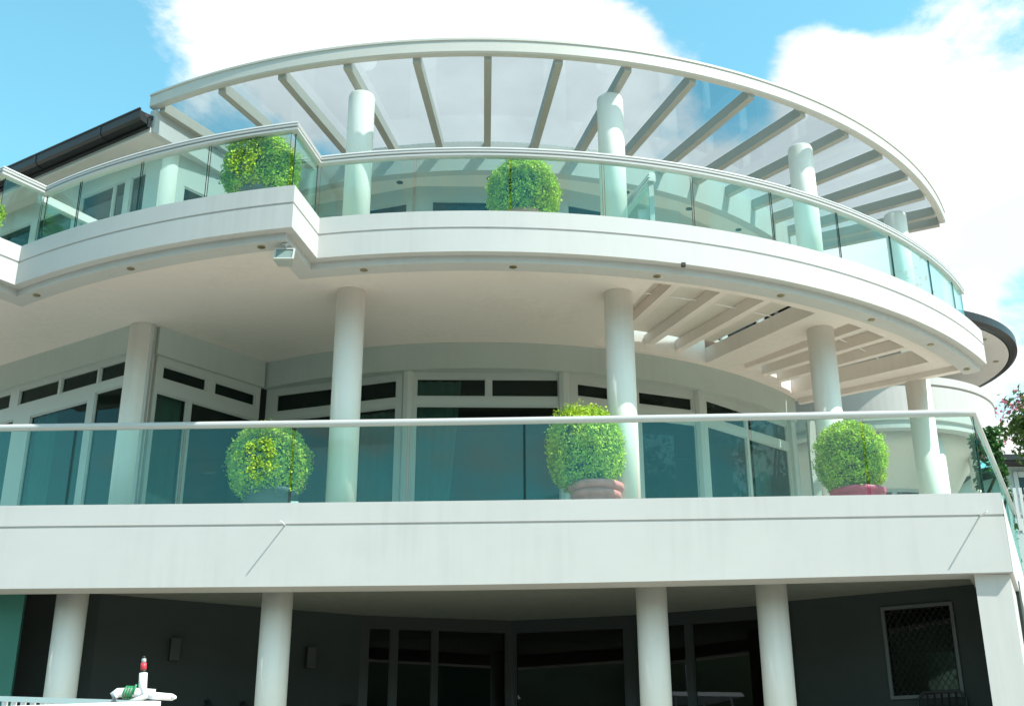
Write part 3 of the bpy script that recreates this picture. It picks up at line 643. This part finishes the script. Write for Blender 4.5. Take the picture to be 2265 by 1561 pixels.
def chair(loc, rz, label):
    t = thing('patio_chair', loc, label, 'chair', 'dark chairs on the ground-floor terrace'); t.rotation_euler.z = rz; ORG[t.name] = Vector((0, 0, 0))
    MB().box(-.26, .26, -.25, .25, .42, .46).build('seat', 'wicker', t)
    bk = MB().tube([(-.26, .24, .44), (-.27, .30, .95), (-.2, .315, 1.04), (.2, .315, 1.04), (.27, .30, .95), (.26, .24, .44)], .018, 8).build('back_frame', 'wicker', t)
    for k in range(5): MB().tube([(-.16 + .08 * k, .245, .46), (-.16 + .08 * k, .31, 1.03)], .012, 6).build('back_slat', 'wicker', bk)
    MB().tube([(-.26, .305, .86), (.26, .305, .86)], .014, 6).build('back_rail', 'wicker', bk)
    for sx in (-1, 1):
        MB().tube([(sx * .27, .28, .68), (sx * .29, -.22, .68), (sx * .28, -.24, 0)], .016, 8).build('arm', 'wicker', t)
        MB().tube([(sx * .24, .23, .43), (sx * .26, .30, 0)], .016, 8).build('leg', 'wicker', t)
for i, (x, y, rz, lb_) in enumerate(((-4.1, 15.0, -.4, 'dark patio chair nearest the first column at the left, under the terrace'), (-3.72, 15.25, -.45, 'dark patio chair, second from the left in the row by the lower wall'),
                                     (-3.27, 15.45, -.4, 'dark patio chair just left of the second ground-floor column'), (-2.45, 15.9, -.5, 'dark patio chair just right of the second ground-floor column'))):
    chair((x, y, .2), pi + rz if False else rz, lb_)
chair((4.85, 13.95, .2), -.5, 'dark chair in front of the screened window at lower right')

# ------------------------------------------------------------------ pontoon rail and standpipe in the lower left foreground
dr = thing('pontoon_rail', (-1.6, 5.5, -1.6), 'white painted rail with thin pickets in the lower left foreground', 'railing')
P0 = Vector((-1.60, 5.5, .449)); Pa = Vector((-3.26, 7.25, .630)); Pb = Vector((-2.20, 5.12, .396))
def bar(a, b, w, h, nm, m='pvc', par=dr):
    d = (b - a).normalized(); n = Vector((d.y, -d.x, 0)).normalized() * w
    return MB().hexa([a - n - Vector((0, 0, h)), b - n - Vector((0, 0, h)), b + n - Vector((0, 0, h)), a + n - Vector((0, 0, h))], [a - n, b - n, b + n, a + n]).build(nm, m, par)
bar(P0, Pa, .014, .028, 'top_rail'); bar(P0 + Vector((-.016, -.004, .0)), Pb, .014, .03, 'top_rail')
for k in range(18):
    q = P0 + (Pa - P0) * ((k + .7) / 18.5); MB().box(q.x - .012, q.x + .012, q.y - .012, q.y + .012, -1.2, q.z - .029).build('picket', 'pvc', dr)
for q in (P0, Pb, Pa): MB().box(q.x - .02, q.x + .02, q.y - .018, q.y + .018, -1.6, q.z - .032).build('post', 'pvc', dr)
bar(P0 - Vector((.02, 0, 1.55)), Pa - Vector((0, 0, 1.6)), .03, .04, 'bottom_rail')
sp = thing('standpipe', (-1.72, 5.55, .43), 'white plastic pipe fitting with a red capped stem and green hose on the rail', 'pipe')
def V(*q): return q
MB().tube([V(-1.81, 5.53, .44), V(-1.81, 5.53, .476), V(-1.795, 5.535, .489), V(-1.74, 5.55, .492), V(-1.64, 5.58, .487)], .021, 12).build('pipe', 'pvc', sp)
MB().tube([V(-1.74, 5.53, .445), V(-1.685, 5.54, .466), V(-1.64, 5.55, .485)], .012, 10).build('pipe', 'pvc', sp)
MB().tube([V(-1.70, 5.56, .485), V(-1.64, 5.545, .476), V(-1.545, 5.53, .468)], [.016, .017, .015], 12).build('nozzle', 'pvc', sp)
MB().tube([V(-1.545, 5.53, .468), V(-1.528, 5.527, .467)], [.015, .006], 12).build('nozzle_tip', 'pvc', sp)
st = MB().tube([V(-1.692, 5.56, .48), V(-1.698, 5.56, .578)], .0185, 14).build('stem', 'pvc', sp)
MB().tube([V(-1.698, 5.56, .578), V(-1.699, 5.56, .592)], .012, 12).build('collar', 'lampin', st)
MB().tube([V(-1.699, 5.56, .592), V(-1.701, 5.56, .622)], .0135, 12).build('red_band', 'red', st)
MB().tube([V(-1.701, 5.56, .622), V(-1.702, 5.56, .642)], [.011, .010], 12).build('cap', 'lampbody', st)
MB().tube([V(-1.702, 5.56, .642), V(-1.703, 5.56, .653)], .006, 8).build('tip', 'lampin', st)
for k in range(4):
    cx_ = -1.765 + .011 * k; MB().tube([V(cx_ + .006 * sin(2 * pi * j / 14), 5.545 + .026 * cos(2 * pi * j / 14) + .003 * k, .491 + .026 * sin(2 * pi * j / 14)) for j in range(15)], .0045, 6).build('hose_loop', 'hose', sp)
MB().tube([V(-1.728, 5.53, .48), V(-1.715, 5.53, .525)], .005, 6).build('hose_end', 'hose', sp)

# ------------------------------------------------------------------ things to the right: tree, hedge, neighbour, fence
def tree(name, base, h, crown_c, crown_r, label, n, leafm, sz, seed, petals=0, limbs=7):
    t = thing(name, base, label, 'tree'); r = np.random.default_rng(seed); x, y, z = base; cc_ = Vector(crown_c)
    MB().tube([base, (x + .1, y, z + h * .3), (x - .05, y + .1, z + h * .55), tuple(cc_)], [.16, .13, .1, .05], 10).build('trunk', 'wood', t)
    ends = []
    for k in range(limbs):
        d = r.normal(0, 1, 3); d[2] = abs(d[2]) * .6; d /= np.linalg.norm(d); e_ = np.array(crown_c) + d * np.array(crown_r) * .8; s = np.array([x, y, z + h * (.45 + .3 * r.random())])
        mid = (s + e_) / 2 + np.array([0, 0, .15]); MB().tube([tuple(s), tuple(mid), tuple(e_)], [.06, .04, .015], 6).build('limb', 'wood', t); ends.append(e_)
    def pts(n):
        cl = r.normal(0, 1, (34, 3)); cl /= np.linalg.norm(cl, axis=1)[:, None]; cl *= r.uniform(.35, 1, (34, 1)) ** .6; i = r.integers(0, 34, n)
        return np.array(crown_c) + (cl[i] + r.normal(0, .17, (n, 3))) * np.array(crown_r), cl[i] + r.normal(0, .4, (n, 3)) + np.array([0, 0, .4])
    p, nn_ = pts(n); v, f = leaf_cloud(p, nn_, sz, .5, .8); MB().add(v, f).build('crown', leafm, t, recalc=False)
    if petals:
        r2 = rng; p, nn_ = pts(petals); v, f = leaf_cloud(p + np.array([-.1, -.2, .15]), nn_, sz * .7, .7, .9); MB().add(v, f).build('blossom', 'petal', t, recalc=False)
    return t
tree('flowering_tree', (13.0, 24.5, -1.6), 9, (12.0, 24.2, 7.7), (1.3, 1.2, .75), 'pink flowering tree with green leaves at the right edge beyond the tower', 5200, 'tleaf', .075, 5, 1700)
tree('garden_tree', (15.3, 18.5, -1.6), 9, (15.0, 18.5, 7.3), (3.2, 3.2, 3.5), 'leafy garden tree beside the house, mirrored in the rightmost terrace windows', 7000, 'tleaf', .12, 9)
tree('garden_tree', (13.4, 6.6, -1.6), 8, (13.2, 6.6, 6.6), (2.2, 2.2, 2.6), 'leafy garden tree on the quay, mirrored in the middle terrace windows', 5000, 'tleaf', .11, 12)
hg = thing('hedge', (7.75, 18.0, -1.6), 'dark green hedge showing through the end glass of the lower terrace', 'hedge')
n = 5000; p = np.stack([rng.uniform(7.36, 7.66, n), rng.uniform(17.6, 18.2, n), rng.uniform(2.0, 5.55, n)], 1)
v, f = leaf_cloud(p, rng.normal(0, 1, (n, 3)) + np.array([0, -.5, .5]), .06, .55); MB().add(v, f).build('foliage', 'hedge', hg, recalc=False)
MB().box(7.42, 7.6, 17.7, 18.1, -1.6, 5.4).build('inner_growth', 'core', hg)
nb = thing('neighbour_house', (21, 42, -1.6), 'pale green neighbouring house with dark hipped roof beyond the fence', 'house')
MB().box(16.7, 30, 40, 52, -1.6, 11.1).build('wall', 'nwall', nb)
MB().add([(16.0, 39.3, 11.1), (31, 39.3, 11.1), (31, 53, 11.1), (16.0, 53, 11.1), (21, 46, 12.6), (26, 46, 12.6), (16.0, 39.3, 11.3), (31, 39.3, 11.3), (31, 53, 11.3), (16.0, 53, 11.3)],
         [(0, 1, 2, 3), (0, 6, 7, 1), (1, 7, 8, 2), (2, 8, 9, 3), (3, 9, 6, 0), (6, 7, 5, 4), (7, 8, 5), (8, 9, 4, 5), (9, 6, 4)]).build('roof', 'roof', nb)
MB().box(15.9, 31.1, 39.18, 39.28, 11.12, 11.32).build('gutter', 'black', nb)
w_ = MB(); w_.box(17.55, 17.7, 39.93, 39.995, 8.6, 10.9); w_.box(17.72, 20, 39.93, 39.995, 10.7, 10.9); w_.build('window', 'frame', nb)
MB().box(17.72, 20, 39.95, 39.99, 8.6, 10.69).build('window', 'g_dark', nb)
fe = thing('picket_fence', (14, 30, -1.6), 'white picket fence on a grey wall at the right edge', 'fence')
MB().box(12.2, 17, 30.02, 30.25, -1.6, 6.55).build('plinth', 'nwall', fe)
for k in range(30): MB().box(12.35 + .15 * k, 12.43 + .15 * k, 29.98, 30.01, 6.62, 7.75).build('picket', 'rail', fe)
MB().box(12.2, 17, 30.012, 30.05, 6.95, 7.05).build('fence_rail', 'rail', fe); MB().box(12.2, 17, 30.012, 30.05, 7.5, 7.58).build('fence_rail', 'rail', fe)

# ------------------------------------------------------------------ the moored cruiser that the ground-floor glass mirrors
bo = thing('motor_boat', (-11.5, .8, -1.6), 'white motor cruiser moored off the quay, mirrored in the dark glass', 'boat')
def bl(u, v, z):   # boat frame: u along, v across
    a = R_(28); return (-11.5 + u * cos(a) - v * sin(a), .8 + u * sin(a) + v * cos(a), z)
sec = []
for u, hw, zk in ((-4.2, 1.45, -1.9), (-2, 1.6, -1.95), (0, 1.6, -1.95), (2, 1.35, -1.9), (3.6, .7, -1.6), (4.5, .06, -.6)):
    sec.append([bl(u, -hw, .1 + .05 * max(0, u)), bl(u, -hw * .85, -1.2), bl(u, 0, zk), bl(u, hw * .85, -1.2), bl(u, hw, .1 + .05 * max(0, u))])
MB().sweep([[sec[i][j] for i in range(6)] for j in range(5)]).build('hull', 'hull', bo)
def bbox(u0, u1, v0, v1, z0, z1, tp, nm, m, par=bo):
    q = [(u0, v0), (u1, v0), (u1, v1), (u0, v1)]; mu = (u0 + u1) / 2
    return MB().hexa([bl(u, v, z0) for u, v in q], [bl(mu + (u - mu) * tp, v * (1 - (1 - tp) * .5), z1) for u, v in q]).build(nm, m, par)
cb = bbox(-2.6, 2.2, -1.25, 1.25, .12, 1.35, .86, 'cabin', 'hull'); bbox(-2.4, 2.0, -1.262, 1.262, .55, 1.1, .93, 'cabin_window', 'g_dark', cb)
bbox(-2.4, 1.0, -1.1, 1.1, 1.36, 1.9, .93, 'flybridge', 'hull')
for u, v in ((-1.9, -.95), (-1.9, .95), (.5, -.95), (.5, .95)): MB().tube([bl(u, v, 1.9), bl(u - .15, v * .9, 3.0)], .035, 8).build('arch_post', 'hull', bo)
bbox(-2.5, .8, -1.1, 1.1, 3.0, 3.12, .94, 'hardtop', 'hull')
MB().tube([bl(-1, 0, 3.1), bl(-1.1, 0, 4.1)], .03, 8).build('mast', 'hull', bo)
for v in (-1, 1): MB().tube([bl(2.2, v * 1.2, .95), bl(3.5, v * .75, 1.0), bl(4.4, 0, 1.05)], .02, 6).build('bow_rail', 'steel', bo)
for u, v in ((2.2, 1.2), (3.0, .95), (3.7, .65), (2.2, -1.2), (3.0, -.95), (3.7, -.65)): MB().tube([bl(u, v, .2), bl(u, v, .98)], .015, 6).build('stanchion', 'steel', bo)
